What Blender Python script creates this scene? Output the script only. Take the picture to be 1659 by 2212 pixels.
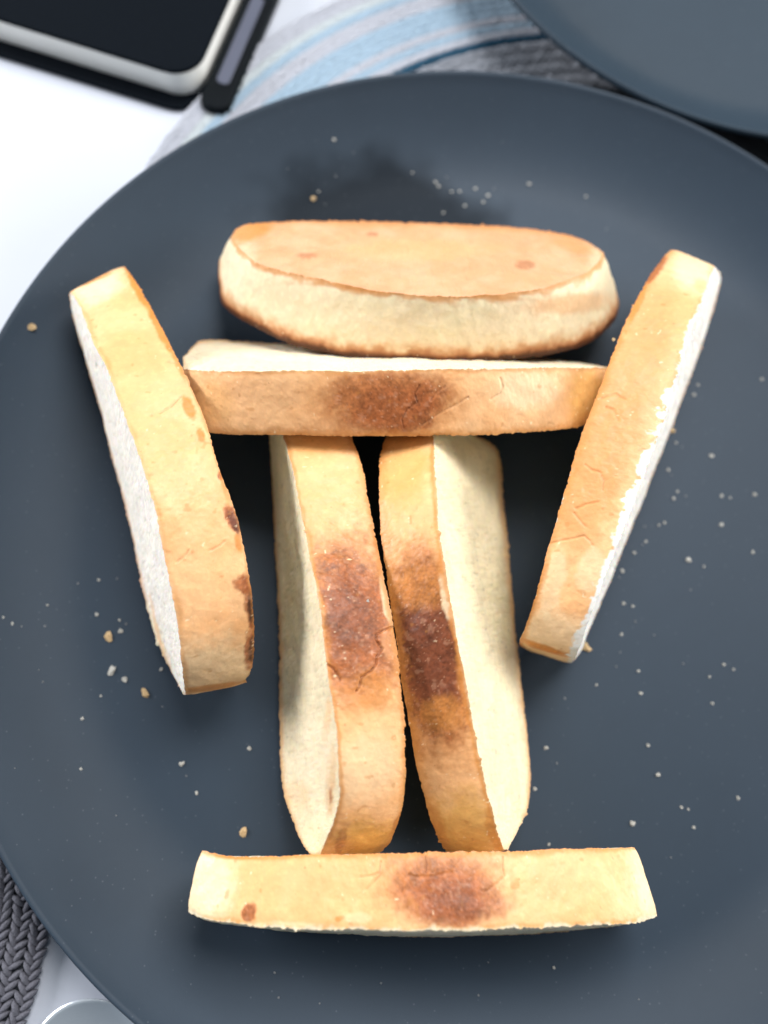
import bpy, math, random
import numpy as np
from mathutils import Vector, Matrix
random.seed(7); rng = np.random.default_rng(11)
for o in list(bpy.data.objects): bpy.data.objects.remove(o)
scene = bpy.context.scene
COL = scene.collection
CM = 0.01                      # everything below is written in centimetres

# ------------------------------------------------------------------ camera
cam_pos = np.array([-4.431, -4.671, 21.116])
cf = np.array([0.07412631, 0.25104109, -0.96513401])
cr = np.array([0.9972039, -0.00946946, 0.07412631])
cu = np.array([-0.00946946, 0.96793011, 0.25104109])
cd = bpy.data.cameras.new('camera'); cam = bpy.data.objects.new('camera', cd); COL.objects.link(cam)
M = Matrix(((cr[0], cu[0], -cf[0], cam_pos[0]*CM), (cr[1], cu[1], -cf[1], cam_pos[1]*CM),
            (cr[2], cu[2], -cf[2], cam_pos[2]*CM), (0, 0, 0, 1)))
cam.matrix_world = M
cd.sensor_fit = 'HORIZONTAL'; cd.sensor_width = 36; cd.lens = 36*1.05
cd.clip_start = 0.005; cd.clip_end = 20
cd.dof.use_dof = True; cd.dof.focus_distance = 0.172; cd.dof.aperture_fstop = 8.5
scene.camera = cam

# ------------------------------------------------------------------ light
w = bpy.data.worlds.new('World'); scene.world = w; w.use_nodes = True
w.node_tree.nodes['Background'].inputs[0].default_value = (0.74, 0.87, 1.0, 1)
w.node_tree.nodes['Background'].inputs[1].default_value = 0.20
def area(name, loc, target, sx, sy, power, colr):
    d = bpy.data.lights.new(name, 'AREA'); d.shape = 'RECTANGLE'; d.size = sx; d.size_y = sy
    d.energy = power; d.color = colr
    o = bpy.data.objects.new(name, d); COL.objects.link(o); o.location = loc
    o.rotation_euler = (Vector(target)-Vector(loc)).to_track_quat('-Z', 'Y').to_euler()
    return o
area('window_light', (1.15, 0.18, 0.46), (0, 0, 0), 0.75, 0.5, 12.5, (1.0, 0.97, 0.93))
area('north_window_light', (0.25, 0.62, 1.12), (0, 0, 0), 0.75, 0.55, 18.5, (1.0, 0.99, 0.98))
area('west_window_light', (-1.0, 0.35, 0.40), (0, 0, 0), 0.5, 0.35, 13, (0.98, 0.98, 1.0))
scene.view_settings.view_transform = 'Standard'; scene.view_settings.look = 'None'
scene.view_settings.exposure = 0.08; scene.view_settings.gamma = 1.0

# ------------------------------------------------------------------ helpers
def ray(px, z):
    """point of the place at height z (cm) seen at photo position px (1659 x 2212 grid)"""
    d = cf + (px[0]-829.5)/(1.05*1659)*cr - (px[1]-1106)/(1.05*1659)*cu
    return cam_pos + d*((z-cam_pos[2])/d[2])
def to_px(X):
    d = X-cam_pos; z = d@cf
    return np.stack([829.5+1.05*1659*(d@cr)/z, 1106-1.05*1659*(d@cu)/z], -1)

def vhash(i, j, k, seed):
    h = (i*374761393 + j*668265263 + k*2147483647*3 + seed*974711) & 0xffffffff
    h = ((h ^ (h >> 13))*1274126177) & 0xffffffff
    h = (h ^ (h >> 16))*2246822519 & 0xffffffff
    return ((h ^ (h >> 15)) & 0xffff)/65535.0
def vnoise(P, f, seed=0):
    Q = P*f + 100.0; I = np.floor(Q).astype(np.int64); t = Q-I; t = t*t*(3-2*t)
    r = 0
    for a in (0, 1):
        for b in (0, 1):
            for c in (0, 1):
                wgt = (t[..., 0] if a else 1-t[..., 0])*(t[..., 1] if b else 1-t[..., 1])*(t[..., 2] if c else 1-t[..., 2])
                r = r + wgt*vhash(I[..., 0]+a, I[..., 1]+b, I[..., 2]+c, seed)
    return r                    # 0..1
def fbm(P, f, seed=0, octv=3):
    s = 0; a = 1; n = 0
    for o in range(octv):
        s = s + a*vnoise(P, f*2.03**o, seed+o*17); n += a; a *= .55
    return s/n
def sstep(a, b, x):
    t = np.clip((x-a)/(b-a), 0, 1); return t*t*(3-2*t)

def tag(o, label=None, cat=None, group=None, kind=None):
    if label: o['label'] = label
    if cat: o['category'] = cat
    if group: o['group'] = group
    if kind: o['kind'] = kind
    return o
def empty(name, loc_cm):
    o = bpy.data.objects.new(name, None); COL.objects.link(o); o.location = Vector(loc_cm)*CM
    o.empty_display_size = 0.01
    return o
def mesh_np(name, V, Q, mat, parent=None, col=None, origin=None, smooth=True):
    """V (n,3) cm, Q (m,3 or 4) ints"""
    V = np.asarray(V, float); Q = np.asarray(Q, np.int32)
    org = np.zeros(3) if origin is None else np.asarray(origin, float)
    me = bpy.data.meshes.new(name)
    k = Q.shape[1]
    me.vertices.add(len(V)); me.vertices.foreach_set('co', ((V-org)*CM).astype(np.float32).ravel())
    me.loops.add(Q.size); me.loops.foreach_set('vertex_index', Q.ravel())
    me.polygons.add(len(Q)); me.polygons.foreach_set('loop_start', np.arange(0, Q.size, k, dtype=np.int32))
    me.update(calc_edges=True); me.validate()
    me.polygons.foreach_set('use_smooth', np.full(len(me.polygons), smooth))
    if col is not None:
        a = me.color_attributes.new('Col', 'FLOAT_COLOR', 'POINT')
        c = np.ones((len(V), 4), np.float32); c[:, :3] = col; a.data.foreach_set('color', c.ravel())
    me.materials.append(mat)
    o = bpy.data.objects.new(name, me); COL.objects.link(o)
    if parent is not None: o.parent = parent
    elif origin is not None: o.location = Vector(org)*CM
    return o

# ------------------------------------------------------------------ materials
def mat_new(name):
    m = bpy.data.materials.new(name); m.use_nodes = True
    nt = m.node_tree; b = nt.nodes['Principled BSDF']
    return m, nt, b
def N(nt, typ, **kw):
    n = nt.nodes.new(typ)
    for k, v in kw.items():
        if k in n.inputs.keys(): n.inputs[k].default_value = v
        else: setattr(n, k, v)
    return n
def L(nt, a, b): nt.links.new(a, b)

def bread_mat(name, rough, bump_s, scale1, scale2, sss, spec):
    m, nt, b = mat_new(name)
    at = N(nt, 'ShaderNodeAttribute', attribute_name='Col')
    tc = N(nt, 'ShaderNodeTexCoord')
    n1 = N(nt, 'ShaderNodeTexNoise', Scale=scale1, Detail=6.0, Roughness=0.65); L(nt, tc.outputs['Object'], n1.inputs['Vector'])
    n2 = N(nt, 'ShaderNodeTexNoise', Scale=scale2, Detail=4.0, Roughness=0.6); L(nt, tc.outputs['Object'], n2.inputs['Vector'])
    r1 = N(nt, 'ShaderNodeMapRange'); r1.inputs['From Min'].default_value = .3; r1.inputs['From Max'].default_value = .7
    r1.inputs['To Min'].default_value = .93; r1.inputs['To Max'].default_value = 1.06; L(nt, n1.outputs['Fac'], r1.inputs['Value'])
    mx = N(nt, 'ShaderNodeMix', data_type='RGBA', blend_type='MULTIPLY'); mx.inputs[0].default_value = 1
    L(nt, at.outputs['Color'], mx.inputs[6]); L(nt, r1.outputs[0], mx.inputs[7])
    L(nt, mx.outputs[2], b.inputs['Base Color'])
    ad = N(nt, 'ShaderNodeMath', operation='ADD'); L(nt, n1.outputs['Fac'], ad.inputs[0]); L(nt, n2.outputs['Fac'], ad.inputs[1])
    bp = N(nt, 'ShaderNodeBump', Strength=bump_s, Distance=0.0006); L(nt, ad.outputs[0], bp.inputs['Height'])
    L(nt, bp.outputs[0], b.inputs['Normal'])
    rr = N(nt, 'ShaderNodeMapRange'); rr.inputs['From Min'].default_value = .3; rr.inputs['From Max'].default_value = .7
    rr.inputs['To Min'].default_value = rough-.1; rr.inputs['To Max'].default_value = rough+.12
    L(nt, n2.outputs['Fac'], rr.inputs['Value']); L(nt, rr.outputs[0], b.inputs['Roughness'])
    b.inputs['Specular IOR Level'].default_value = spec
    if sss:
        b.inputs['Subsurface Weight'].default_value = sss
        b.inputs['Subsurface Radius'].default_value = (1.0, 0.55, 0.25)
        b.inputs['Subsurface Scale'].default_value = 0.003
    return m
M_crust = bread_mat('crust', .42, .12, 380, 1500, .12, .32)
M_crumb = bread_mat('crumb', .85, .25, 600, 2300, .55, .12)

def ceramic(name, base, painted_shadow=None):
    m, nt, b = mat_new(name)
    tc = N(nt, 'ShaderNodeTexCoord')
    n1 = N(nt, 'ShaderNodeTexNoise', Scale=60.0, Detail=9.0, Roughness=.75); L(nt, tc.outputs['Object'], n1.inputs['Vector'])
    cr_ = N(nt, 'ShaderNodeMix', data_type='RGBA'); cr_.inputs[6].default_value = (*[c*.9 for c in base], 1); cr_.inputs[7].default_value = (*[c*1.1 for c in base], 1)
    L(nt, n1.outputs['Fac'], cr_.inputs[0]); out = cr_.outputs[2]
    n2 = N(nt, 'ShaderNodeTexNoise', Scale=2600.0, Detail=2.0); L(nt, tc.outputs['Object'], n2.inputs['Vector'])
    bp = N(nt, 'ShaderNodeBump', Strength=.12, Distance=0.0001); L(nt, n2.outputs['Fac'], bp.inputs['Height']); L(nt, bp.outputs[0], b.inputs['Normal'])
    b.inputs['Roughness'].default_value = .56; b.inputs['Specular IOR Level'].default_value = .24
    if painted_shadow:
        # soft shadow of the head slice painted into the glaze: darker, less specular
        mp = N(nt, 'ShaderNodeVectorMath', operation='SUBTRACT'); mp.inputs[1].default_value = (painted_shadow[0]*CM, painted_shadow[1]*CM, 0.006); L(nt, tc.outputs['Object'], mp.inputs[0])
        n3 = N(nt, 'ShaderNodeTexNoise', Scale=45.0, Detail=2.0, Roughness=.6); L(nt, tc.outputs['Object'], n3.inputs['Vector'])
        sc = N(nt, 'ShaderNodeVectorMath', operation='MULTIPLY'); sc.inputs[1].default_value = (1/(painted_shadow[2]*CM), 1/(painted_shadow[3]*CM), 0); L(nt, mp.outputs[0], sc.inputs[0])
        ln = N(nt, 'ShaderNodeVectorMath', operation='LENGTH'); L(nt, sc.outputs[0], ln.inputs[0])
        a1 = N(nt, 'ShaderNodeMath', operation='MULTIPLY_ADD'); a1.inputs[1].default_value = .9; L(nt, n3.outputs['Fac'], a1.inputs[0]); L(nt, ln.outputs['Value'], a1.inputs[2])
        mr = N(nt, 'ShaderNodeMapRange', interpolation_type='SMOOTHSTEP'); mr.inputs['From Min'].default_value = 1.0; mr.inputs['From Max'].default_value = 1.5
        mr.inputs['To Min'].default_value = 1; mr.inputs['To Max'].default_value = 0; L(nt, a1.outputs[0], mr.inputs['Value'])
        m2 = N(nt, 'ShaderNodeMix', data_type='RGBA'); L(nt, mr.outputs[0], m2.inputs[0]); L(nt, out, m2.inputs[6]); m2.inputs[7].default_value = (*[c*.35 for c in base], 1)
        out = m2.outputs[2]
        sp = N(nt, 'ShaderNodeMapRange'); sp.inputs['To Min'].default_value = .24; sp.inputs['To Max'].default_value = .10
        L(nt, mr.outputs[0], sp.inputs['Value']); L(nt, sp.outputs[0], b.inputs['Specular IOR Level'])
    # fine dust and knife-mark streaks in the matt glaze
    vo = N(nt, 'ShaderNodeTexVoronoi', Scale=420.0); L(nt, tc.outputs['Object'], vo.inputs['Vector'])
    du = N(nt, 'ShaderNodeMapRange'); du.inputs['From Min'].default_value = .05; du.inputs['From Max'].default_value = .11; du.inputs['To Min'].default_value = .30; du.inputs['To Max'].default_value = 0
    L(nt, vo.outputs['Distance'], du.inputs['Value'])
    m3 = N(nt, 'ShaderNodeMix', data_type='RGBA'); L(nt, du.outputs[0], m3.inputs[0]); L(nt, out, m3.inputs[6]); m3.inputs[7].default_value = (.16, .18, .21, 1); out = m3.outputs[2]
    L(nt, out, b.inputs['Base Color'])
    return m
M_plate = ceramic('matt_grey_glaze', (0.029, 0.045, 0.066), painted_shadow=(-3.0, 9.0, 4.3, 2.6))
M_plate2 = ceramic('matt_grey_glaze_second', (0.022, 0.038, 0.056))

def simple(name, base, rough, spec=.5, noise=0, nscale=300, bump=0, metal=0, sx=None):
    m, nt, b = mat_new(name)
    b.inputs['Roughness'].default_value = rough; b.inputs['Specular IOR Level'].default_value = spec; b.inputs['Metallic'].default_value = metal
    tc = N(nt, 'ShaderNodeTexCoord'); src = tc.outputs['Object']
    if sx:
        mp = N(nt, 'ShaderNodeMapping'); mp.inputs['Scale'].default_value = sx; L(nt, src, mp.inputs['Vector']); src = mp.outputs[0]
    n1 = N(nt, 'ShaderNodeTexNoise', Scale=float(nscale), Detail=5.0); L(nt, src, n1.inputs['Vector'])
    mx = N(nt, 'ShaderNodeMix', data_type='RGBA'); mx.inputs[6].default_value = (*[c*(1-noise) for c in base], 1); mx.inputs[7].default_value = (*[min(1, c*(1+noise)) for c in base], 1)
    L(nt, n1.outputs['Fac'], mx.inputs[0]); L(nt, mx.outputs[2], b.inputs['Base Color'])
    if bump:
        bp = N(nt, 'ShaderNodeBump', Strength=bump, Distance=0.0004); L(nt, n1.outputs['Fac'], bp.inputs['Height']); L(nt, bp.outputs[0], b.inputs['Normal'])
    return m
M_table = simple('white_table_laminate', (.55, .58, .65), .5, .4, .02, 60, .05)
M_cover = simple('black_leatherette', (.004, .006, .009), .75, .04, .3, 900, .3)
M_pages = simple('cream_page_edges', (.92, .92, .86), .8, .2, .12, 300, .4, sx=(1, 1, 14))
M_slab = simple('black_plastic_casing', (.004, .006, .008), .5, .06, .1, 200)
M_glass = simple('grey_reflecting_face', (.10, .11, .16), .3, .5, .15, 40)  # reflected sky put in as a grey base colour
M_steel = simple('polished_steel', (.66, .72, .78), .28, .5, .04, 700, .04, metal=.6, sx=(1, 6, 1))
def yarn(name, c):
    return simple(name, c, .85, .2, .45, 2200, .9)
Y_char = yarn('charcoal_yarn', (.135, .135, .16)); Y_dark = yarn('near_black_yarn', (.022, .026, .032))
Y_blue = yarn('glare_paled_blue_yarn', (.44, .57, .68)); Y_pink = yarn('glare_paled_pinkish_yarn', (.57, .59, .65)); Y_white = yarn('glare_whitened_yarn', (.62, .67, .70))  # row tones paled to paint in the glare washing out the outer rows
Y_seam = yarn('dark_blue_yarn', (.03, .10, .17)); Y_grey = yarn('light_grey_yarn', (.30, .32, .36))

# ------------------------------------------------------------------ setting: table
def grid_box(x0, x1, y0, y1, z0, z1):
    V = [(x0, y0, z0), (x1, y0, z0), (x1, y1, z0), (x0, y1, z0), (x0, y0, z1), (x1, y0, z1), (x1, y1, z1), (x0, y1, z1)]
    Q = [(3, 2, 1, 0), (4, 5, 6, 7), (0, 1, 5, 4), (1, 2, 6, 5), (2, 3, 7, 6), (3, 0, 4, 7)]
    return V, Q
V, Q = grid_box(-70, 70, -55, 60, -3, 0)
tag(mesh_np('table_top', V, Q, M_table, smooth=False), 'white tabletop under the plates and mats', kind='structure')

# ------------------------------------------------------------------ lathe
def lathe(name, prof, mat, centre, parent=None, n=256, closed=True):
    prof = np.array(prof, float); k = len(prof)
    an = np.linspace(0, 2*np.pi, n, endpoint=False)
    V = np.stack([np.outer(np.cos(an), prof[:, 0]), np.outer(np.sin(an), prof[:, 0]), np.tile(prof[:, 1], (n, 1))], -1).reshape(-1, 3)
    Q = []
    i = np.arange(n)[:, None]; j = np.arange(k-1)[None, :]; i2 = (i+1) % n
    Q = np.stack([i*k+j, i2*k+j, i2*k+j+1, i*k+j+1], -1).reshape(-1, 4)
    V = V+np.array(centre)
    return mesh_np(name, V, Q, mat, parent, origin=centre)
def smooth_curve(pts, n):
    pts = np.array(pts, float); d = np.r_[0, np.cumsum(np.linalg.norm(np.diff(pts, axis=0), axis=1))]
    P = np.vstack([2*pts[0]-pts[1], pts, 2*pts[-1]-pts[-2]]); out = []
    for s in np.linspace(0, d[-1], n):
        i = min(max(np.searchsorted(d, s, side='right')-1, 0), len(pts)-2)
        t = (s-d[i])/(d[i+1]-d[i]); p0, p1, p2, p3 = P[i:i+4]
        # centripetal-ish: scale tangents by the chord
        h = d[i+1]-d[i]
        m1 = (p2-p0)/((d[i+1]-d[i-1]) if i > 0 else 2*h)*h; m2 = (p3-p1)/((d[i+2]-d[i]) if i+2 < len(d) else 2*h)*h
        out.append((2*t**3-3*t**2+1)*p1+(t**3-2*t**2+t)*m1+(-2*t**3+3*t**2)*p2+(t**3-t**2)*m2)
    return np.array(out)
def plate_z(r, R=13.5, fl=.6, rim=2.0, wf=.77):
    return fl + (rim-fl)*np.clip((r-R*wf)/(R-.16-R*wf), 0, 1.02)**1.75
def make_plate(R, rim, centre, mat, label):
    fl = .6; prof = [(0.001, fl)]
    for r in np.linspace(.05, R-.16, 60): prof.append((r, float(plate_z(r, R, fl, rim))))
    for a in np.linspace(60, -120, 12): prof.append((R-.16+.15*math.cos(math.radians(a)), rim-.02+.13*math.sin(math.radians(a))))
    for r in np.linspace(R-.34, R*.62, 30): prof.append((r, float(plate_z(r+.3, R, fl, rim))-.36+.0))
    prof += [(R*.60, .24), (R*.60, .0), (R*.575, .0), (R*.565, .16), (0.001, .16)]
    prof = [(a, b+centre[2]) for a, b in prof]
    o = lathe('dinner_plate', prof, mat, (0, 0, 0), n=320)
    o.location = (centre[0]*CM, centre[1]*CM, 0)
    return tag(o, label, 'plate')
PLZ = .0
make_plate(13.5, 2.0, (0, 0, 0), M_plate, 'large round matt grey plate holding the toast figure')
rimpts = [ray(p, 2.0)[:2] for p in [(1110, 0), (1200, 90), (1300, 170), (1400, 225), (1500, 265), (1659, 290)]]
c2 = np.array([9.6, 22.0])
for _ in range(100):
    X = np.array(rimpts)-c2; l = np.linalg.norm(X, axis=1); c2 = c2-np.linalg.lstsq(-X/l[:, None], l-10.5, rcond=None)[0]*.7
make_plate(10.5, 2.0, (c2[0], c2[1], 0), M_plate2, 'second round grey plate cut off by the photo corner behind the large one')

# ------------------------------------------------------------------ braided mats
def stitch_template():
    # a low leaf-shaped strand: 4 rings x 6
    V = []; Q = []
    prof = [(-1, .12), (-.55, .8), (0, 1), (.55, .8), (1, .12)]
    for (x, r) in prof:
        for a in range(6): V.append((x, r*math.cos(a*math.pi/3), r*math.sin(a*math.pi/3)))
    for i in range(4):
        for a in range(6): Q.append((i*6+a, (i+1)*6+a, (i+1)*6+(a+1) % 6, i*6+(a+1) % 6))
    return np.array(V), np.array(Q)
SV, SQ = stitch_template()
def braid_ring(name, c, R, pitch, mat, parent, zc, hh, seed, amin=0, amax=2*math.pi, origin=(0, 0, 0)):
    step = pitch*.46; n = max(6, int(R*(amax-amin)/step)); Vs = []; Qs = []; off = 0
    rg = np.random.default_rng(seed)
    for lane in (-1, 1):
        an = amin+(np.arange(n)+(.5 if lane > 0 else 0))*(amax-amin)/n
        for a in an:
            rr = R+lane*pitch*.22+rg.normal(0, pitch*.035)
            ph = lane*.62+rg.normal(0, .13)
            Ls = step*1.02; wd = pitch*.19
            X = SV*np.array([Ls, wd, hh*(.9+.2*rg.random())])
            tx_ = X[:, 0]*math.cos(ph)-X[:, 1]*math.sin(ph); rx_ = X[:, 0]*math.sin(ph)+X[:, 1]*math.cos(ph)
            z = X[:, 2]+zc-.05*X[:, 0]*lane*0+.06*(X[:, 0]/Ls)*hh*3*.3
            ca, sa = math.cos(a), math.sin(a)
            V3 = np.stack([c[0]+(rr+rx_)*ca-tx_*sa, c[1]+(rr+rx_)*sa+tx_*ca, z], -1)
            Vs.append(V3); Qs.append(SQ+off); off += len(SV)
    return mesh_np(name, np.vstack(Vs), np.vstack(Qs), mat, parent, origin=origin)
def braided_mat(c, R, pitch, matfun, label, a0=0, a1=2*math.pi, rmin=1.0, under=Y_dark):
    root = empty('braided_mat', (c[0], c[1], 0)); tag(root, label, 'placemat')
    k = 0; r = R-pitch/2
    base = lathe('backing', [(0.001, .02), (R-.2, .02), (R-.15, .08), (R-.2, .12), (0.001, .12)], under, (c[0], c[1], 0), root, n=160)
    while r > rmin:
        y_ = matfun(r, k); p_ = pitch*(.62 if y_ in (Y_blue, Y_pink, Y_white) else .55 if y_ is Y_seam else 1)
        if k: r -= p_/2
        braid_ring('braid_row', c, r, p_, y_, root, .17, .13, 100+k, a0, a1, origin=(c[0], c[1], 0))
        r -= p_/2; k += 1
    return root
def mat1_col(r, k):
    if r < 10.2: return Y_dark
    if r < 11.7: return Y_grey
    if r < 11.95: return Y_seam
    return [Y_blue, Y_pink, Y_white, Y_blue, Y_pink, Y_blue, Y_white, Y_pink][int(rng.integers(0, 8))]
braided_mat((4, 5), 15.2, .44, mat1_col, 'round braided placemat of pale blue, pinkish and charcoal rows under the large plate', rmin=6.0)
braided_mat((-19.7, -8.62), 9.07, .45, lambda r, k: Y_char, 'charcoal braided mat on the white table at the lower left', rmin=1.0)

# ------------------------------------------------------------------ notebook and slab
def rounded_rect(x0, x1, y0, y1, rad, n=8):
    out = []
    for cx, cy, a0 in ((x1-rad, y1-rad, 0), (x0+rad, y1-rad, 90), (x0+rad, y0+rad, 180), (x1-rad, y0+rad, 270)):
        for i in range(n+1):
            a = math.radians(a0+90*i/n); out.append((cx+rad*math.cos(a), cy+rad*math.sin(a)))
    return np.array(out)
def slab(name, x0, x1, y0, y1, z0, z1, rad, bev, mat, parent, origin, frame_):
    P = rounded_rect(x0, x1, y0, y1, rad); n = len(P); V = []; ctr = P.mean(0)
    levels = [(z0, bev), (z0+bev*.3, bev*.3), (z0+bev, 0), (z1-bev, 0), (z1-bev*.3, bev*.3), (z1, bev)]
    # outward inset approximated by shrinking the rectangle
    for z, ins in levels:
        PP = rounded_rect(x0+ins, x1-ins, y0+ins, y1-ins, max(rad-ins, .01)); V += [(x, y, z) for x, y in PP]
    Q = []
    for l in range(len(levels)-1):
        for i in range(n): Q.append((l*n+i, l*n+(i+1) % n, (l+1)*n+(i+1) % n, (l+1)*n+i))
    me_faces = [tuple(q) for q in Q]+[tuple(range(n-1, -1, -1)), tuple(range((len(levels)-1)*n, len(levels)*n))]
    o0, bx_, by_ = frame_
    VV = [tuple((np.array([o0[0]+x*bx_[0]+y*by_[0], o0[1]+x*bx_[1]+y*by_[1], z])-np.array(origin))*CM) for x, y, z in V]
    me = bpy.data.meshes.new(name); me.from_pydata(VV, [], me_faces); me.update()
    for p in me.polygons: p.use_smooth = len(p.vertices) == 4
    me.materials.append(mat); o = bpy.data.objects.new(name, me); COL.objects.link(o)
    if parent: o.parent = parent
    else: o.location = Vector(origin)*CM
    return o
ya = math.radians(-17.3); bx = (math.cos(ya), math.sin(ya)); by = (-math.sin(ya), math.cos(ya))
NP = np.array([-7.95, 12.9, 0]); FR = (NP, bx, by)
nb = empty('notebook', (-12, 17, 0)); tag(nb, 'closed black notebook with cream page edges in the corner beyond the plate', 'notebook')
org = (-12, 17, 0)
slab('back_cover', -12.9, -.52, .06, 17.5, .02, .17, .95, .05, M_cover, nb, org, FR)
slab('page_block', -12.7, -.60, .56, 17.3, .17, .98, .85, .02, M_pages, nb, org, FR)
slab('front_cover', -12.9, -.58, .52, 17.5, .98, 1.12, .95, .05, M_cover, nb, org, FR)
sl = empty('flat_device', (-6, 16, 0)); tag(sl, 'slim black-edged slab with grey reflecting strip lying against the notebook', 'phone')
org = (-6, 16, 0)
slab('casing', -.50, .44, .22, 14, .02, .50, .40, .08, M_slab, sl, org, FR)
slab('glass_face', -.23, .17, 1.15, 4.6, .48, .513, .16, .01, M_glass, sl, org, FR)

# ------------------------------------------------------------------ spoon
sp = empty('spoon', (-9, -12.5, .2)); tag(sp, 'steel spoon bowl just below the plate rim at the lower left corner', 'spoon')
def spoon():
    tip = ray((118, 2184), .75); ax = np.array([.58, -.81, 0]); ax /= np.linalg.norm(ax); sd = np.array([-ax[1], ax[0], 0])
    A, B = 2.7, 1.55; c = tip+ax*A; c[2] = .75
    nr, na = 24, 72; V = []; Q = []
    for lay, (dz, sc) in enumerate(((0, 1.0), (-.09, .985))):
        for i in range(nr):
            rr = (i+.02)/(nr-1+.02)
            for j in range(na):
                a = 2*math.pi*j/na; ex = math.cos(a); ey = math.sin(a)
                egg = 1-.14*ex       # blunter at the tip end
                x = A*rr*ex*sc; y = B*rr*ey*egg*sc
                z = -(.62)*(1-rr**2.2)+dz
                V.append(c+ax*x+sd*y+np.array([0, 0, z]))
    for lay in (0, 1):
        for i in range(nr-1):
            for j in range(na):
                a_, b_, c_, d_ = lay*nr*na+i*na+j, lay*nr*na+i*na+(j+1) % na, lay*nr*na+(i+1)*na+(j+1) % na, lay*nr*na+(i+1)*na+j
                Q.append((a_, d_, c_, b_) if lay == 0 else (a_, b_, c_, d_))
    for j in range(na):
        Q.append(((nr-1)*na+j, nr*na+(nr-1)*na+j, nr*na+(nr-1)*na+(j+1) % na, (nr-1)*na+(j+1) % na))
    mesh_np('bowl', V, Q, M_steel, sp, origin=(-9, -12.5, .2))
    V = []; Q = []; st = c+ax*(A-.15)
    ctl = [(0, .75, .30, .16), (1.5, 1.1, .26, .16), (4, 1.35, .25, .15), (8, 1.3, .40, .13), (11, .9, .62, .12), (12.2, .8, .45, .1), (12.5, .78, .1, .06)]
    for (d, z, wd, th) in ctl:
        for k in range(8):
            a = 2*math.pi*k/8; V.append(st+ax*d+sd*wd*math.cos(a)+np.array([0, 0, z-st[2]+th*math.sin(a)]))
    for i in range(len(ctl)-1):
        for k in range(8): Q.append((i*8+k, (i+1)*8+k, (i+1)*8+(k+1) % 8, i*8+(k+1) % 8))
    mesh_np('handle', V, Q, M_steel, sp, origin=(-9, -12.5, .2))
spoon()

# ------------------------------------------------------------------ toast slices
TAN = np.array([.83, .435, .190]); TAN2 = np.array([.87, .50, .245]); GOLD = np.array([.70, .36, .085]); PINK = np.array([.76, .38, .17])
BRN = np.array([.32, .092, .028]); DBRN = np.array([.135, .038, .019]); BURN = np.array([.045, .017, .010])
PALE = np.array([.86, .67, .42]); CREAM = np.array([.84, .70, .48]); CRUMB = np.array([.73, .62, .43]); WHITE = np.array([.86, .84, .79]); ORG = np.array([.62, .245, .055])

SL = {}
SL['legR'] = dict(
 VT=[(930,925,3.3),(935,950,3.85),(942,1050,4.45),(950,1150,4.75),(975,1300,4.75),(1010,1500,4.5),(1045,1680,4.15),(1068,1770,3.85),(1088,1836,3.3)],
 VB=[(985,922,2.6),(1030,943,1.8),(1075,975,1.2),(1090,1100,1.1),(1112,1330,1.1),(1135,1550,1.1),(1146,1650,1.1),(1142,1730,1.4),(1125,1780,2.0),(1098,1836,2.9)],
 OT=[(838,925,3.0),(822,985,3.6),(820,1060,4.0),(823,1150,4.15),(850,1350,4.1),(890,1600,3.75),(920,1740,3.4),(945,1810,3.0),(968,1843,2.4)])
SL['legL'] = dict(
 VT=[(600,915,2.9),(613,945,3.5),(640,1050,4.15),(665,1180,4.5),(690,1300,4.8),(708,1450,4.9),(722,1550,4.9),(733,1660,4.75),(730,1740,4.4),(712,1800,3.9),(693,1845,3.3)],
 VB=[(583,918,2.4),(582,960,1.6),(590,1100,1.1),(598,1250,1.1),(603,1400,1.1),(606,1640,1.1),(612,1710,1.3),(635,1780,1.9),(662,1836,2.7),(678,1848,3.0)],
 OT=[(752,915,2.9),(760,942,3.4),(785,1020,3.9),(810,1150,4.15),(840,1300,4.4),(857,1400,4.5),(868,1500,4.5),(876,1640,4.25),(866,1750,3.7),(840,1820,3.0),(815,1848,2.5)])
SL['armR'] = dict(
 VT=[(1546,577,3.4),(1535,600,4.0),(1515,650,4.4),(1490,715,4.7),(1450,850,4.9),(1400,1000,4.9),(1352,1130,4.8),(1305,1245,4.55),(1273,1340,4.1),(1252,1400,3.6),(1243,1418,3.3)],
 VB=[(1558,590,2.6),(1556,615,1.9),(1535,690,1.4),(1472,870,1.1),(1405,1040,1.1),(1345,1190,1.1),(1300,1300,1.1),(1270,1370,1.1),(1255,1408,1.2),(1234,1432,1.6)],
 OT=[(1450,541,3.0),(1427,563,3.5),(1400,602,3.9),(1340,720,4.3),(1300,830,4.5),(1258,930,4.5),(1213,1090,4.4),(1180,1200,4.2),(1150,1310,3.75),(1132,1360,3.4),(1124,1382,3.2)],
 OBend=[(1122,1395,1.3)])
SL['armL'] = dict(
 VT=[(152,632,2.6),(168,650,3.1),(200,735,3.9),(240,820,4.35),(290,960,4.8),(330,1080,4.9),(355,1210,4.7),(380,1330,4.3),(392,1430,3.7),(399,1485,3.0),(403,1500,2.6)],
 VB=[(148,637,2.3),(160,690,1.8),(185,780,1.4),(220,900,1.2),(250,1020,1.1),(282,1140,1.1),(312,1290,1.1),(345,1400,1.1),(370,1452,1.4),(397,1499,2.2)],
 OT=[(268,576,2.2),(285,595,2.8),(325,660,3.4),(365,740,3.8),(410,830,4.2),(450,930,4.4),(480,1030,4.5),(515,1130,4.4),(540,1260,4.1),(548,1350,3.7),(546,1440,3.0),(528,1476,2.5)])
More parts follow.
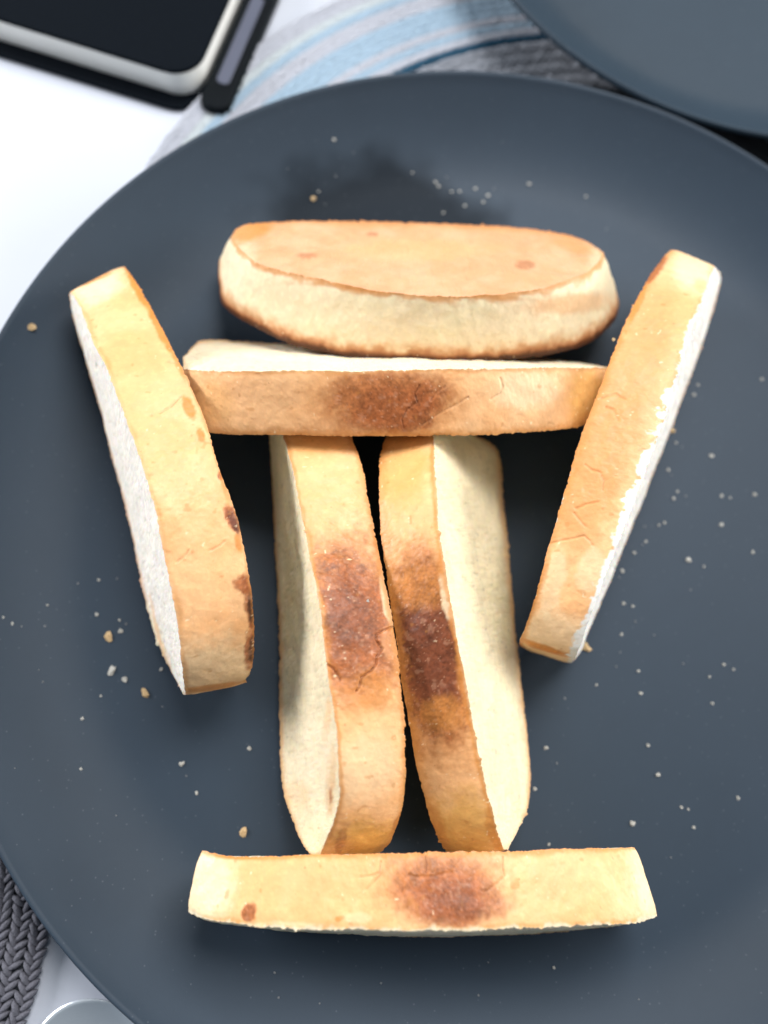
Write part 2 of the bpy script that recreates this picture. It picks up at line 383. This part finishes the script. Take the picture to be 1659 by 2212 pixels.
SL['low'] = dict(
 VT=[(406,1969,3.3),(440,1984,3.6),(500,1996,3.9),(620,2006,4.15),(900,2011,4.4),(1150,2005,4.3),(1330,1996,4.0),(1390,1988,3.7),(1418,1977,3.5)],
 VB=[(412,1973,2.2),(445,1985,1.5),(520,1999,1.1),(700,2015,.95),(900,2023,.95),(1150,2016,.95),(1310,2003,1.1),(1390,1986,1.5),(1412,1978,2.2)],
 OT=[(436,1839,3.3),(470,1845,3.5),(520,1848,3.6),(700,1846,3.9),(900,1842,4.1),(1100,1838,4.0),(1250,1833,3.8),(1371,1831,3.4)])
SL['bar'] = dict(
 VT=[(394,797,3.7),(420,799,4.2),(500,801,4.7),(600,801,4.9),(800,801,4.95),(1000,797,4.85),(1150,795,4.5),(1260,793,4.0),(1318,795,3.4)],
 VB=[(398,773,3.0),(415,752,2.0),(437,735,1.4),(520,738,1.3),(610,743,1.35),(800,750,1.35),(1000,762,1.35),(1190,776,1.4),(1280,787,1.8),(1316,794,2.4)],
 OT=[(424,915,3.1),(455,935,3.6),(520,939,3.9),(650,940,4.1),(850,943,4.2),(1050,938,4.1),(1180,930,3.8),(1260,918,3.3),(1300,902,2.9)])
SL['head'] = dict(
 VT=[(500,512,2.2),(520,538,3.0),(560,570,3.6),(700,605,4.2),(850,632,4.5),(1000,640,4.55),(1150,627,4.35),(1230,603,4.0),(1285,575,3.4),(1303,548,2.8)],
 VB=[(510,495,2.1),(535,483,2.0),(660,478,1.95),(800,478,1.9),(1000,485,1.9),(1120,492,1.9),(1200,502,2.0),(1260,518,2.2),(1295,538,2.5)],
 OT=[(472,572,1.3),(474,620,1.5),(483,662,1.8),(540,702,2.2),(640,746,2.75),(780,772,3.1),(950,782,3.2),(1120,775,3.05),(1260,745,2.6),(1325,697,1.9),(1338,660,1.5)])

# colour patches: (px, py, rx, ry, angle_deg, colour, strength)
PT = {}
PT['legR'] = dict(
 crust=[(880,1180,90,260,-8,ORG,.2),(915,1395,150,260,-12,ORG,.8),(922,1405,150,250,-12,BRN,.95),(925,1410,110,180,-12,DBRN,.8),(960,1540,60,45,0,ORG,.6),(905,1270,80,60,0,ORG,.5),(968,1300,14,60,-10,PALE,.7),(1000,1800,120,110,0,GOLD,.8),(945,1800,25,90,-15,ORG,.5),(1070,1790,18,70,-14,ORG,.7),(870,1000,70,120,0,GOLD,.5),(870,945,90,18,0,ORG,.5)],
 crumb=[(1100,1800,40,60,0,CREAM,.5)], rimV=(.10,ORG), rimO=(.25,ORG), cracks=[])
PT['legL'] = dict(
 crust=[(765,1350,150,245,-10,ORG,.75),(765,1345,140,215,-10,BRN,.92),(752,1335,60,80,-5,DBRN,.25),(835,1290,12,75,-10,PALE,.85),(752,1330,62,110,-8,DBRN,.35),(800,1490,60,60,-30,ORG,.45),(838,1395,18,40,-8,PINK,.45),(800,1620,90,100,0,TAN2,.8),(790,1660,80,90,0,PALE,.4),(790,1840,110,90,0,GOLD,.95),(730,1850,40,60,20,BRN,.35),(840,1840,40,40,0,BRN,.35),(862,1790,14,60,10,BRN,.7),(735,1815,10,40,15,BRN,.45),(690,960,90,30,0,GOLD,.5)],  # pale spots on the lower half paint in the crust sheen
 crumb=[(715,1690,14,90,2,ORG,.45),(705,1560,10,60,5,TAN,.5),(716,1715,6,26,3,BRN,.7),(670,1640,60,120,0,CREAM,.6),(640,1720,30,40,0,TAN,.25)],
 rimV=(.06,ORG), rimO=(.12,ORG),
 cracks=[[(848,1356),(833,1362),(820,1366),(809,1375),(811,1384),(816,1392),(824,1403),(811,1420),(811,1435),(799,1450),(779,1463),(773,1484),(766,1491)],[(700,1430),(720,1445),(735,1470)]])
PT['armR'] = dict(
 crust=[(1370,800,90,220,20,PINK,.85),(1290,1000,100,240,20,PINK,.85),(1285,1010,90,220,20,ORG,.42),(1390,760,60,160,22,ORG,.22),(1500,590,70,45,25,PALE,.9),(1515,620,25,14,10,TAN,.6),(1195,1255,26,80,12,PALE,.5),(1185,1385,110,85,15,PALE,.6),(1150,1300,12,60,14,ORG,.5),(1175,1235,9,50,14,ORG,.4),(1175,1395,70,9,18,ORG,1),(1275,1235,30,50,20,PALE,.5)],  # narrow pale streak at the lower left is painted gloss
 crumb=[], rimV=(0,ORG), rimO=(.16,ORG), whiteV=.11,
 cracks=[[(1265,1005),(1280,1018),(1297,1022),(1305,1040),(1302,1060)],[(1245,1100),(1270,1090),(1290,1085)],[(1190,1175),(1225,1168),(1262,1160),(1275,1170),(1280,1180)],[(1240,1110),(1255,1130),(1265,1140)],[(1300,860),(1330,850),(1350,862)],[(1310,880),(1325,885),(1335,910)]],
 burn=[(1415,585,14,46,35,BRN,.8),(1380,650,8,50,22,ORG,.7)])
PT['armL'] = dict(
 crust=[(215,620,70,45,-20,PALE,.9),(470,1470,150,120,0,PALE,.65),(460,1482,90,9,-8,ORG,.75),(205,607,55,7,-22,ORG,.8),(300,900,90,100,0,TAN2,.3),
   (407,882,12,28,-25,ORG,.95),(434,942,9,20,-25,ORG,.95),(478,1028,8,10,0,BRN,.9),(502,1122,14,44,-22,BRN,1),(505,1130,9,30,-22,DBRN,.9),(514,1172,9,26,-15,ORG,.9),(525,1262,24,22,-20,BRN,.9),(540,1300,17,66,-8,BRN,.8),(543,1316,11,40,-5,BURN,.9),(544,1396,19,58,4,BRN,.9),(547,1396,10,40,4,BURN,.85),
   (300,625,12,75,-28,ORG,1),(345,705,13,75,-24,ORG,.9),(385,790,7,45,-22,ORG,.6),(487,1070,6,40,-15,ORG,.4)],
 crumb=[(335,1390,22,90,-12,CREAM,.9),(340,1360,5,70,-12,TAN,.5),(350,1430,18,40,-20,ORG,.35)],
 rimV=(.05,TAN), rimO=(.0,ORG),
 cracks=[[(362,783),(385,787),(410,788),(425,782)],[(345,895),(370,880),(390,860)],[(380,1215),(395,1203),(405,1190)],[(455,1190),(470,1182),(485,1170)]])
PT['low'] = dict(
 crust=[(960,1915,150,80,0,ORG,.55),(955,1915,160,105,5,BRN,.7),(975,1945,120,78,10,BRN,.85),(985,1955,80,50,10,DBRN,.35),(1060,1960,60,30,0,BRN,.5),(428,1910,90,130,8,PALE,.9),(1412,1900,70,140,-12,PALE,.85),(537,1972,16,24,15,BRN,.9),(733,1986,13,7,-20,ORG,.9),(500,1848,70,8,3,ORG,.9),(1200,1900,90,60,0,PINK,.3),(700,1900,120,60,0,PINK,.35),(640,2000,100,10,2,PALE,.5),(770,1985,40,14,0,PALE,.4)],
 crumb=[], rimV=(.06,GOLD), rimO=(.10,ORG), whiteV=.06,
 cracks=[[(822,1862),(818,1885),(800,1893),(778,1893)],[(820,1890),(808,1905),(790,1922)],[(882,1890),(900,1896),(930,1895),(955,1890),(975,1885)],[(920,1850),(924,1870),(922,1885)],[(1085,1852),(1085,1875),(1088,1892)],[(1050,1925),(1075,1905),(1085,1895)]])
PT['bar'] = dict(
 crust=[(845,870,170,80,0,ORG,.55),(830,865,165,90,0,BRN,.75),(855,890,105,70,0,BRN,.7),(925,850,60,50,0,BRN,.55),(1130,840,90,55,0,PALE,.75),(1262,860,50,80,8,GOLD,.7),(1275,905,40,22,0,ORG,.6),(460,870,60,60,0,GOLD,.3),(1040,840,50,60,0,TAN2,.6)],  # pale spot on the right half is a painted crust highlight
 crumb=[], rimV=(.04,ORG), rimO=(.16,ORG),
 cracks=[[(905,832),(895,850),(900,868),(880,885),(868,905),(872,925)],[(1010,858),(985,875),(955,888),(930,903),(910,918)],[(1080,815),(1084,835),(1078,850),(1060,862)],[(960,835),(940,850),(930,865)]])
PT['head'] = dict(
 crust=[(1230,655,120,26,-6,ORG,.5),(905,630,300,8,4,ORG,.5)], face=[(505,540,60,70,0,CREAM,.4),(1305,570,40,60,0,CREAM,.4),(1135,572,26,10,0,BRN,.55),(660,553,26,8,0,BRN,.5),(805,508,14,5,0,BRN,.6),(540,500,60,25,-20,ORG,.8),(900,540,200,30,0,TAN,.4),(1240,530,60,20,15,ORG,.35)],
 crumb=[], rimV=(.10,ORG), rimO=(.5,BRN), cracks=[])

def patches(col, px, P, lst, amp=.26, seed=0):
    n1 = fbm(P, 2.2, 31+seed)-.5; n2 = fbm(P, 9, 57+seed)-.5
    for (cx, cy, rx, ry, ang, c, st) in lst:
        a = math.radians(ang); dx = px[:, 0]-cx; dy = px[:, 1]-cy
        u = (dx*math.cos(a)+dy*math.sin(a))/rx; v = (-dx*math.sin(a)+dy*math.cos(a))/ry
        d = np.sqrt(u*u+v*v)+(amp if rx > 30 else .5)*(n1*1.6+n2*1.2)
        m = (1-sstep(.45, 1.12, d))*st if rx > 30 else (1-sstep(.62, 1.12, d))*st
        col = col*(1-m[:, None])+c*m[:, None]
    return col
def seg_dist(px, line):
    d = np.full(len(px), 1e9)
    for (a, b) in zip(line[:-1], line[1:]):
        a = np.array(a, float); b = np.array(b, float); e = b-a
        t = np.clip(((px-a)@e)/(e@e), 0, 1); d = np.minimum(d, np.linalg.norm(px-(a+t[:, None]*e), axis=1))
    return d

def make_slice(key, label, S=600, T=54, K=34):
    s = SL[key]; pt = PT[key]
    def curve(pp, n=S): return smooth_curve([ray(p[:2], p[2]) for p in pp], n)
    VT, VB, OT = curve(s['VT']), curve(s['VB']), curve(s['OT'])
    OB = VB+(OT-VT); OB[:, 2] = np.maximum(OB[:, 2], .62)
    if 'OBend' in s:
        e = ray(s['OBend'][0][:2], s['OBend'][0][2]); wgt = sstep(.9, 1.0, np.linspace(0, 1, S))[:, None]; OB = OB+(e-OB[-1])*wgt
    # never below the glaze of the plate
    for A in (VB, OB):
        r = np.hypot(A[:, 0], A[:, 1]); A[:, 2] = np.maximum(A[:, 2], plate_z(r)+.015)
    k = np.linspace(0, 1, K)[None, :, None]
    def face(Tp, Bt): return Tp[:, None]*(1-k)+Bt[:, None]*k          # (S,K,3)
    FV, FO = face(VT, VB), face(OT, OB)
    def loop(F): return np.concatenate([F[:, 0], F[-1, 1:], F[::-1, -1][1:], F[0, ::-1][1:-1]], 0)
    LV, LO = loop(FV), loop(FO); n = len(LV)
    Lp = np.arange(n)
    tt = np.linspace(0, 1, T)[None, :, None]
    CR = LV[:, None]*(1-tt)+LO[:, None]*tt                               # (n,T,3)
    ctr = (FV.mean((0, 1))+FO.mean((0, 1)))/2
    wd = (VT-OT).mean(0); wd /= np.linalg.norm(wd)
    # outward normal of the crust strip
    dl = np.roll(CR, -1, 0)-np.roll(CR, 1, 0); nr = np.cross(dl, wd); ln = np.linalg.norm(nr, axis=2, keepdims=True); nr /= ln+1e-9
    if ((CR[S//2, T//2]-ctr)@nr[S//2, T//2]) < 0: nr = -nr
    t1 = np.linspace(0, 1, T)[None, :]
    bulge = (1-(2*t1-1)**4)*.045
    def disp(X):        # same field for crust and crumb so their shared edges meet
        return np.stack([fbm(X, 5.5, 3)-.5, fbm(X, 5.5, 43)-.5, fbm(X, 5.5, 83)-.5], -1)*.022+np.stack([fbm(X, 1.3, 5)-.5, fbm(X, 1.3, 45)-.5, fbm(X, 1.3, 85)-.5], -1)*.07
    def jag(X):         # torn, crumby edges: lumps standing out sideways
        a = vnoise(X, 12, 7); b = vnoise(X, 29, 9); c = vnoise(X, 2.5, 12)
        return ((a-.5)*.05+(b-.5)*.05)*(.15+.8*c)+np.maximum(a-.80, 0)*.22*sstep(.5, .7, c)
    ew = np.clip(1-np.minimum(np.arange(T), T-1-np.arange(T))/2.2, 0, 1)[None, :]
    sg = np.where(t1 < .5, 1.0, -1.0)
    px0 = to_px(CR.reshape(-1, 3))
    P0 = CR.reshape(-1, 3)
    j = jag(P0).reshape(n, T)
    # crust relief: fine pimples, shallow wrinkles, and the cracks seen in the photo
    rel = (fbm(P0, 16, 71, 2)-.5)*.009+(fbm(P0*np.array([1,1,.5]), 4, 77, 2)-.5)*.012
    crack = np.zeros(len(P0)); wob = (fbm(P0, 12, 91, 2)-.5)*9
    for line in pt['cracks']:
        d = np.abs(seg_dist(px0, line)+wob*.25); crack = np.maximum(crack, 1-sstep(.6, 3.0, d))
    rel = rel-crack*(.055 if key == 'legL' else .022)
    rel = rel.reshape(n, T)*(1-ew)
    C2 = CR+disp(CR)+nr*(bulge+rel)[..., None]+wd*(sg*ew*j)[..., None]+nr*(ew*j*.35)[..., None]
    # --- crust colours
    tfl = np.tile(t1, (n, 1)).ravel(); fb = fbm(P0, .9, 21); fb2 = fbm(P0, 6, 25, 4)
    if key == 'head': base1, base2 = CREAM, np.array([.88, .76, .52])
    else: base1, base2 = TAN, TAN2
    m = sstep(.35, .65, fb)[:, None]; col = base1*(1-m)+base2*m
    col = col*(.95+.1*fb2)[:, None]*(1+.10*(fbm(P0, .5, 27, 2)-.5))[:, None]
    col = patches(col, px0, P0, pt['crust'], seed=len(key))
    for dd, q_ in ((tfl, 0), (1-tfl, 5)):
        mm = (1-sstep(.2, 1.0, dd/(.035+.16*np.maximum(fbm(P0, 1.6, 171+q_)-.42, 0)*2)))*.5; col = col*(1-mm[:, None])+ORG*.9*mm[:, None]
    bw = 1-sstep(.12, .30, col[:, 1])           # how strongly toasted: scorched skin is grainy and specked
    gr = (fbm(P0, 22, 161, 2)-.5)*.9+(fbm(P0, 5, 163, 2)-.5)*.7
    col = col*(1+gr*bw)[:, None]
    sp_ = sstep(.84, .92, vnoise(P0, 26, 165))*bw*.5+sstep(.62, .75, fbm(P0, 9, 167, 2))*bw*.25
    col = col*(1-sp_[:, None])+np.array([.62, .33, .20])*sp_[:, None]
    # patchy lightness of flaking crust
    fl = sstep(.60, .74, fbm(P0, 11, 63, 2))*.07; col = col*(1+fl[:, None])
    hole = sstep(.86, .93, vnoise(P0, 7, 151))*(.0 if key == 'head' else .4); col = col*(1-hole[:, None])+ORG*.8*hole[:, None]
    wv, cv = pt['rimV']; wo, co = pt['rimO']; nn = fbm(P0, 3.5, 33); n3 = fbm(P0, 14, 35)
    wht = pt.get('whiteV', .022); lim = wht*(.55+1.5*(nn-.5)*1.6+.9*(n3-.5))
    if wv > 0:
        mm = (1-sstep(.4, 1.1, tfl/(wv*(.4+2.2*np.maximum(nn-.25, 0))+1e-4)))*.65; col = col*(1-mm[:, None])+cv*mm[:, None]
    if wo > 0:
        mm = (1-sstep(.3, 1.1, (1-tfl)/((.12 if key == 'head' else wo)*(.3+2.0*np.maximum(n3*.5+nn*.5-.25, 0))+1e-4)))*(.9 if key == 'head' else .5); col = col*(1-mm[:, None])+co*mm[:, None]
        if key == 'head':
            tfl = np.clip(tfl, 0, 1)
            for (w_, c_, st_) in ((.36, ORG, .7), (.23, BRN, .8), (.135, BURN, .9)):
                mm = (1-sstep(.3, 1.0, (1-tfl)/(w_*(.35+1.3*nn))))*st_; col = col*(1-mm[:, None])+c_*mm[:, None]
    if wht > .05 or key != 'head':
        if key == 'armR': lim = lim*(.35+.95*sstep(640, 900, px0[:, 1]))
        mm = (1-sstep(-.03, .03, tfl-lim))*(.35 if wht < .03 else 1); col = col*(1-mm[:, None])+(CRUMB if key != 'armR' else WHITE)*mm[:, None]
    for b_ in (pt.get('burn') or []): col = patches(col, px0, P0, [b_], seed=3)
    # floury specks and toasted pin-pricks
    spk = sstep(.90, .94, vnoise(P0, 15, 131))*sstep(.45, .6, vnoise(P0, 2, 133)); col = col*(1-.75*spk[:, None])+PALE*1.08*.75*spk[:, None]
    spd = sstep(.95, .98, vnoise(P0, 11, 141))*(key != 'head'); col = col*(1-.5*spd[:, None])+BRN*.5*spd[:, None]
    ca = (.55 if key == 'legL' else .14)*crack[:, None]; col = col*(1-ca)+BRN*.6*ca  # brown crack interiors, with the shade inside them painted in
    ii = np.arange(n)[:, None]; jj = np.arange(T-1)[None, :]; i2 = (ii+1) % n
    Q = np.stack([ii*T+jj, ii*T+jj+1, i2*T+jj+1, i2*T+jj], -1).reshape(-1, 4)
    base = np.array([ctr[0], ctr[1], .6])
    root = empty('toast_slice', base); tag(root, label, 'toast', group='toast slices laid out as a figure on the plate')
    def orient(V, Q, outward_test):
        a, b, c = V[Q[:, 0]], V[Q[:, 1]], V[Q[:, 2]]; g = np.cross(b-a, c-a)
        if (g*outward_test).sum() < 0: Q = Q[:, ::-1]
        return Q
    Vc = C2.reshape(-1, 3); Q = orient(Vc, Q, Vc[Q[:, 0]]-ctr)
    mesh_np('crust', Vc, Q, M_crust, root, col, origin=base)
    # --- the two cut faces
    for (F, side) in ((FV, 1), (FO, -1)):
        P = F.reshape(-1, 3); X = F+disp(F)
        # distance (in cells) to the border decides how much of the border's displacement a vertex takes
        bi = np.minimum(np.arange(S), S-1-np.arange(S))[:, None]; bk = np.minimum(np.arange(K), K-1-np.arange(K))[None, :]
        e = np.clip(1-np.minimum(bi, bk)/1.6, 0, 1)
        jj_ = jag(P).reshape(S, K)
        pores = -np.maximum(vnoise(P, 15, 19)-.60, 0)*.05-np.maximum(vnoise(P, 6, 29)-.74, 0)*.12+(fbm(P, 3, 39)-.5)*.06
        X = X+wd*(side*(e*jj_+(1-e)*pores.reshape(S, K)))[..., None]
        # border vertices must equal the crust's: copy them
        row = 0 if side > 0 else T-1
        lp = C2[:, row]
        X[:, 0] = lp[:S]; X[-1, 1:] = lp[S:S+K-1]; X[::-1, -1][1:] = lp[S+K-1:2*S+K-2]; X[0, ::-1][1:-1] = lp[2*S+K-2:]
        Vf = X.reshape(-1, 3)
        fpx = to_px(P)
        fm = sstep(.3, .7, fbm(P, 1.2, 61))[:, None]; fc = CRUMB*(1-fm*.5)+CREAM*1.06*fm*.5
        if key == 'armR': fc = fc*.1+WHITE*.9  # whitened crumb: the window-lit side's overexposure is put into the colour
        if key == 'armL': fc = fc*.25+np.array([.84, .80, .74])*.75
        if key in ('legL', 'legR'): fc = fc*np.array([1.05, 1.05, 1.0])
        fc = fc*(.91+.18*fbm(P*np.array([1.6, .35, 1.6]) if key not in ('bar', 'head', 'low') else P*np.array([.35, 1.6, 1.6]), 4, 65))[:, None]*(1-.18*sstep(.80, .92, vnoise(P, 9, 68)))[:, None]
        if key == 'head':
            fm = sstep(.3, .7, fbm(P, 1.8, 67))[:, None]
            hc = np.array([.66, .355, .185])*(1-fm)+np.array([.70, .41, .235])*fm if side > 0 else BRN*(1-fm)+DBRN*fm
            fc = hc*(.96+.08*fbm(P, 7, 69))[:, None]
            if side > 0: fc = patches(fc, fpx, P, pt['face'])
        # browned rind seen end-on along the border
        kk = np.tile(np.linspace(0, 1, K), (S, 1)).ravel(); ss = np.repeat(np.linspace(0, 1, S), K)
        q = fbm(P, 3, 75)
        bt = (1-sstep(.0, .09+.12*q, 1-kk))*.6; fc = fc*(1-bt[:, None])+ORG*bt[:, None]*1.05
        bt = (1-sstep(.0, .05, 1-kk))*.4; fc = fc*(1-bt[:, None])+BRN*bt[:, None]
        be = (1-sstep(0, .03, np.minimum(ss, 1-ss)))*.45; fc = fc*(1-be[:, None])+ORG*be[:, None]
        if side > 0: fc = patches(fc, fpx, P, pt['crumb'])
        ii = np.arange(S-1)[:, None]; jj = np.arange(K-1)[None, :]
        Qf = np.stack([ii*K+jj, ii*K+jj+1, (ii+1)*K+jj+1, (ii+1)*K+jj], -1).reshape(-1, 4)
        Qf = orient(Vf, Qf, np.tile(wd*side, (len(Qf), 1)))
        nm = 'crumb_face' if key != 'head' else 'toasted_face'
        mesh_np(nm, Vf, Qf, M_crumb if key != 'head' else M_crust, root, fc, origin=base)
    return root

make_slice('bar', 'long toast slice lying across as shoulders, brown patch mid crust, beneath the oval')
make_slice('head', 'oval toast end piece with brown flat face and charred lower edge, topmost of the figure')
make_slice('legL', 'toast slice standing as left leg, brown patch split by a crack, pale left side')
make_slice('legR', 'toast slice standing as right leg, darkest brown patch with a white crumb stuck on it')
make_slice('armL', 'toast slice standing as left arm, evenly golden with charred spots along its right edge')
make_slice('armR', 'toast slice standing as right arm, flaking crust with ragged white edge on its right side')
make_slice('low', 'toast slice lying across as feet at the bottom, small dark spot near left end')

# ------------------------------------------------------------------ crumbs
CR_W = simple('crumb_white', (.52, .51, .47), .85, .2, .25, 1200, .6); CR_T = simple('crumb_tan', (.62, .44, .24), .8, .2, .3, 1200, .6); CR_G = simple('crumb_grey', (.22, .23, .24), .85, .2, .25, 1200, .6)
def crumb_mesh(seed):
    rg = np.random.default_rng(seed)
    V = []; Q = []; nr, na = 6, 9
    for i in range(nr+1):
        ph = math.pi*i/nr
        for j in range(na):
            a = 2*math.pi*j/na; V.append((math.sin(ph)*math.cos(a), math.sin(ph)*math.sin(a), math.cos(ph)))
    V = np.array(V); rad = .25+1.5*fbm(V, 1.5, seed, 2)+.55*(rg.random(len(V))-.5)
    rad[:na] = rad[0]; rad[-na:] = rad[-1]
    V = V*rad[:, None]
    for i in range(nr):
        for j in range(na): Q.append((i*na+j, (i+1)*na+j, (i+1)*na+(j+1) % na, i*na+(j+1) % na))
    return V, np.array(Q)
CM_ = []
for sd in range(6):
    V, Q = crumb_mesh(sd+1)
    for mt in (CR_W, CR_T, CR_G):
        o = mesh_np('bread_crumb', V, Q, mt, smooth=False); CM_.append((o.data, mt)); bpy.data.objects.remove(o)
def crumb(px, r_px, mt, label, group=None, asp=1.0, ang=0, z=None, i=0):
    X = ray(px, .6)
    for _ in range(4): X = ray(px, float(plate_z(math.hypot(X[0], X[1]))))
    if z is not None: X = ray(px, z)
    rr = r_px/1742*20.5*.64
    me = [d for d, m_ in CM_ if m_ is mt][i % 6]
    o = bpy.data.objects.new('bread_crumb', me); COL.objects.link(o)
    o.scale = (rr*asp, rr, rr*.42); o.rotation_euler = (0, 0, math.radians(ang))
    o.location = Vector((X[0], X[1], X[2]+rr*.3))*CM
    tag(o, label, 'crumb', group); return o
big = [
 ((66,706),13,CR_T,'flat tan crumb alone on the plate far left of the left arm slice',1.5,-10,None),
 ((722,300),8,CR_W,'pale oblong crumb on the plate rim above the painted shadow',1.5,60,None),
 ((677,430),9,CR_T,'creamy crumb inside the painted shadow, left above the oval piece',1.1,60,None),
 ((1451,931),9,CR_T,'yellowish crumb close to the right side of the right arm slice',1.3,0,None),
 ((1264,1396),12,CR_T,'large pale crumb touching the lower end of the right arm slice',1.3,60,None),
 ((235,1375),10,CR_T,'brownish flat crumb left of the lower half of the left arm slice',1.5,50,None),
 ((260,1363),7,CR_W,'whitish crumb with a tail beside the brownish one left of the left arm',1.2,-30,None),
 ((241,1448),9,CR_W,'long pale crumb below the brownish one left of the left arm',1.8,-65,None),
 ((270,1468),8,CR_W,'bright crumb just right of the long pale one, lower left of the left arm',1.3,40,None),
 ((313,1497),10,CR_T,'tan two-lobed crumb just left of the foot of the left arm slice',1.8,50,None),
 ((391,1650),7,CR_W,'single white crumb on the dark plate left of the left leg',1.1,0,None),
 ((526,1797),10,CR_T,'tan crumb on the plate above the left half of the feet slice',1.2,60,None),
 ((538,1616),6,CR_W,'small white crumb just left of the middle of the left leg',1.2,0,None),
 ((1487,1209),8,CR_W,'brightest white crumb on the plate right of the right arm',1.2,0,None),
 ((1366,1778),8,CR_W,'bright chunky crumb on the plate just above right end of the feet slice',1.2,-40,None),
 ((1421,1674),7,CR_W,'bright crumb above the chunky one at the right of the feet slice',1.2,-40,None),
]
for i, (p, r_, mt, lb, asp, ang, z) in enumerate(big): crumb(p, r_, mt, lb, None, asp, -ang, z, i)
src = lambda pts: [(x*.8848, y*.8848, r_) for x, y, r_ in pts]
z1 = [(550+x*.4521, 280+y*.4521, r_) for x, y, r_ in [(258,195,4),(335,290,4),(503,415,5),(540,485,4),(1010,315,5),(1135,365,6),(1152,388,7),(1222,415,6),(1265,415,6),(1195,340,4),(1348,400,6),(1418,437,6),(1392,472,7),(1293,493,6),(1177,530,6),(1155,110,4),(1495,145,5),(1640,375,7),(1450,400,4),(690,205,4)]]
z2 = [(1400+x*.3074, 880+y*.3074, r_) for x, y, r_ in [(1492,150,7),(988,195,5),(955,273,8),(815,655,6),(862,690,3),(1095,758,7),(752,872,7),(777,910,3),(825,1042,6),(795,1098,7),(890,1080,4),(1176,1077,6),(1243,1092,5),(1437,1067,7),(722,1288,6),(678,1308,6),(568,1318,4),(1173,1305,7),(575,1440,6),(548,1462,4),(484,1527,7),(1035,1638,6),(1422,1526,7),(388,1672,7),(362,1722,4),(397,1932,6),(470,1952,6),(490,2072,4),(383,2177,5),(930,1822,3)]]
z3 = [(x*.3165, 1360+y*.3165, r_) for x, y, r_ in [(760,177,6),(600,203,4),(903,165,4),(367,372,5),(25,467,5),(95,515,5),(165,537,4),(347,532,4),(745,443,7),(922,486,5),(973,518,4),(1243,867,6),(777,1070,5),(635,1245,6),(625,1634,6),(115,1628,3),(330,965,4),(1517,1820,6),(895,1993,3),(1252,1153,3),(300,870,3),(1437,1688,3)]]
z4 = [(1300+x*.3466, 1500+y*.3466, r_) for x, y, r_ in [(627,142,6),(725,48,4),(590,367,4),(746,400,6),(453,497,5),(762,555,6),(1060,346,4),(1346,355,6),(1415,387,5),(1247,440,6),(1268,628,6),(228,592,4),(811,922,7),(93,942,7),(15,1228,7),(172,1048,4),(1448,1297,7),(1048,1358,5),(1096,1372,5),(1133,1500,6),(116,1618,5),(975,1712,3),(618,268,3),(857,146,3)]]
zt = [(1430,480,6),(670,2375,4),(680,2435,4),(1352,2362,5),(1192,2350,3),(1168,2430,3),(780,2450,3),(1480,560,4),(1060,300,4),(820,430,4),(1560,2440,3),(930,2400,3)]
own = {(0, 2): 'pale crumb at the right photo edge level with the shoulder slice', (2, 2): 'pale crumb right of the middle of the right arm slice, above the yellowish one',
 (5, 2): 'lone pale crumb between the yellowish one and the right photo edge', (6, 2): 'pale crumb below the yellowish one, close to the right arm slice',
 (9, 2): 'bright crumb of the little trio right of the lower right arm', (13, 2): 'pale crumb at the right photo edge level with the little trio',
 (17, 2): 'lone pale crumb just above and right of the brightest crumb', (20, 2): 'crumb beside the lower right arm slice, left of the brightest crumb',
 (22, 2): 'pale crumb at the right photo edge level with the brightest crumb', (23, 2): 'pale crumb hugging the lower right arm slice',
 (12, 4): 'white crumb halfway up between feet slice and right arm, on the open plate', (13, 4): 'white crumb close to the right side of the right leg, upper one of two',
 (14, 4): 'white crumb near the bottom end of the right leg, lower one of two', (16, 4): 'pale crumb at the right photo edge above the feet slice level'}
for pts, grp, lb in ((z1, 'crumbs above the oval piece', 'tiny blurred bread crumb on the plate above the oval toast piece'),
                     (z2, 'crumbs right of the right arm', 'tiny pale bread crumb on the plate right of the right arm slice'),
                     (z3, 'crumbs left of the left arm', 'tiny pale bread crumb on the dark plate left of the left arm slice'),
                     (z4, 'crumbs right of the right leg', 'tiny pale bread crumb on the plate between right leg, right arm and feet slice'),
                     (zt, 'crumbs in front of the feet slice', 'tiny pale bread crumb near the plate edge away from the toast')):
    for i, (x, y, r_) in enumerate(pts):
        lo = own.get((i, {id(z2): 2, id(z4): 4}.get(id(pts), 0)))
        crumb((x*.8848, y*.8848), r_*.8848*.85, CR_G if r_ < 5 else CR_W, lo or lb, None if lo else grp, 1+.4*random.random(), random.uniform(0, 180), None, i)
# crumbs sitting on the slices
for i, (p, z, r_, mt, lb) in enumerate([((918,1329), 4.27, 9, CR_W, 'white crumb stuck on the dark patch of the right leg slice'),
        ((898,1327), 4.25, 5, CR_W, 'small round white crumb just left of the white one on the right leg'),
        ((795,1298), 4.8, 3.5, CR_W, 'pale speck on the brown patch of the left leg slice'),
        ((1325,734), 4.2, 5, CR_T, 'crumb clinging to the left edge of the right arm slice')]):
    crumb(p, r_, mt, lb, None, 1.5 if i == 0 else 1.1, -20, z, i)
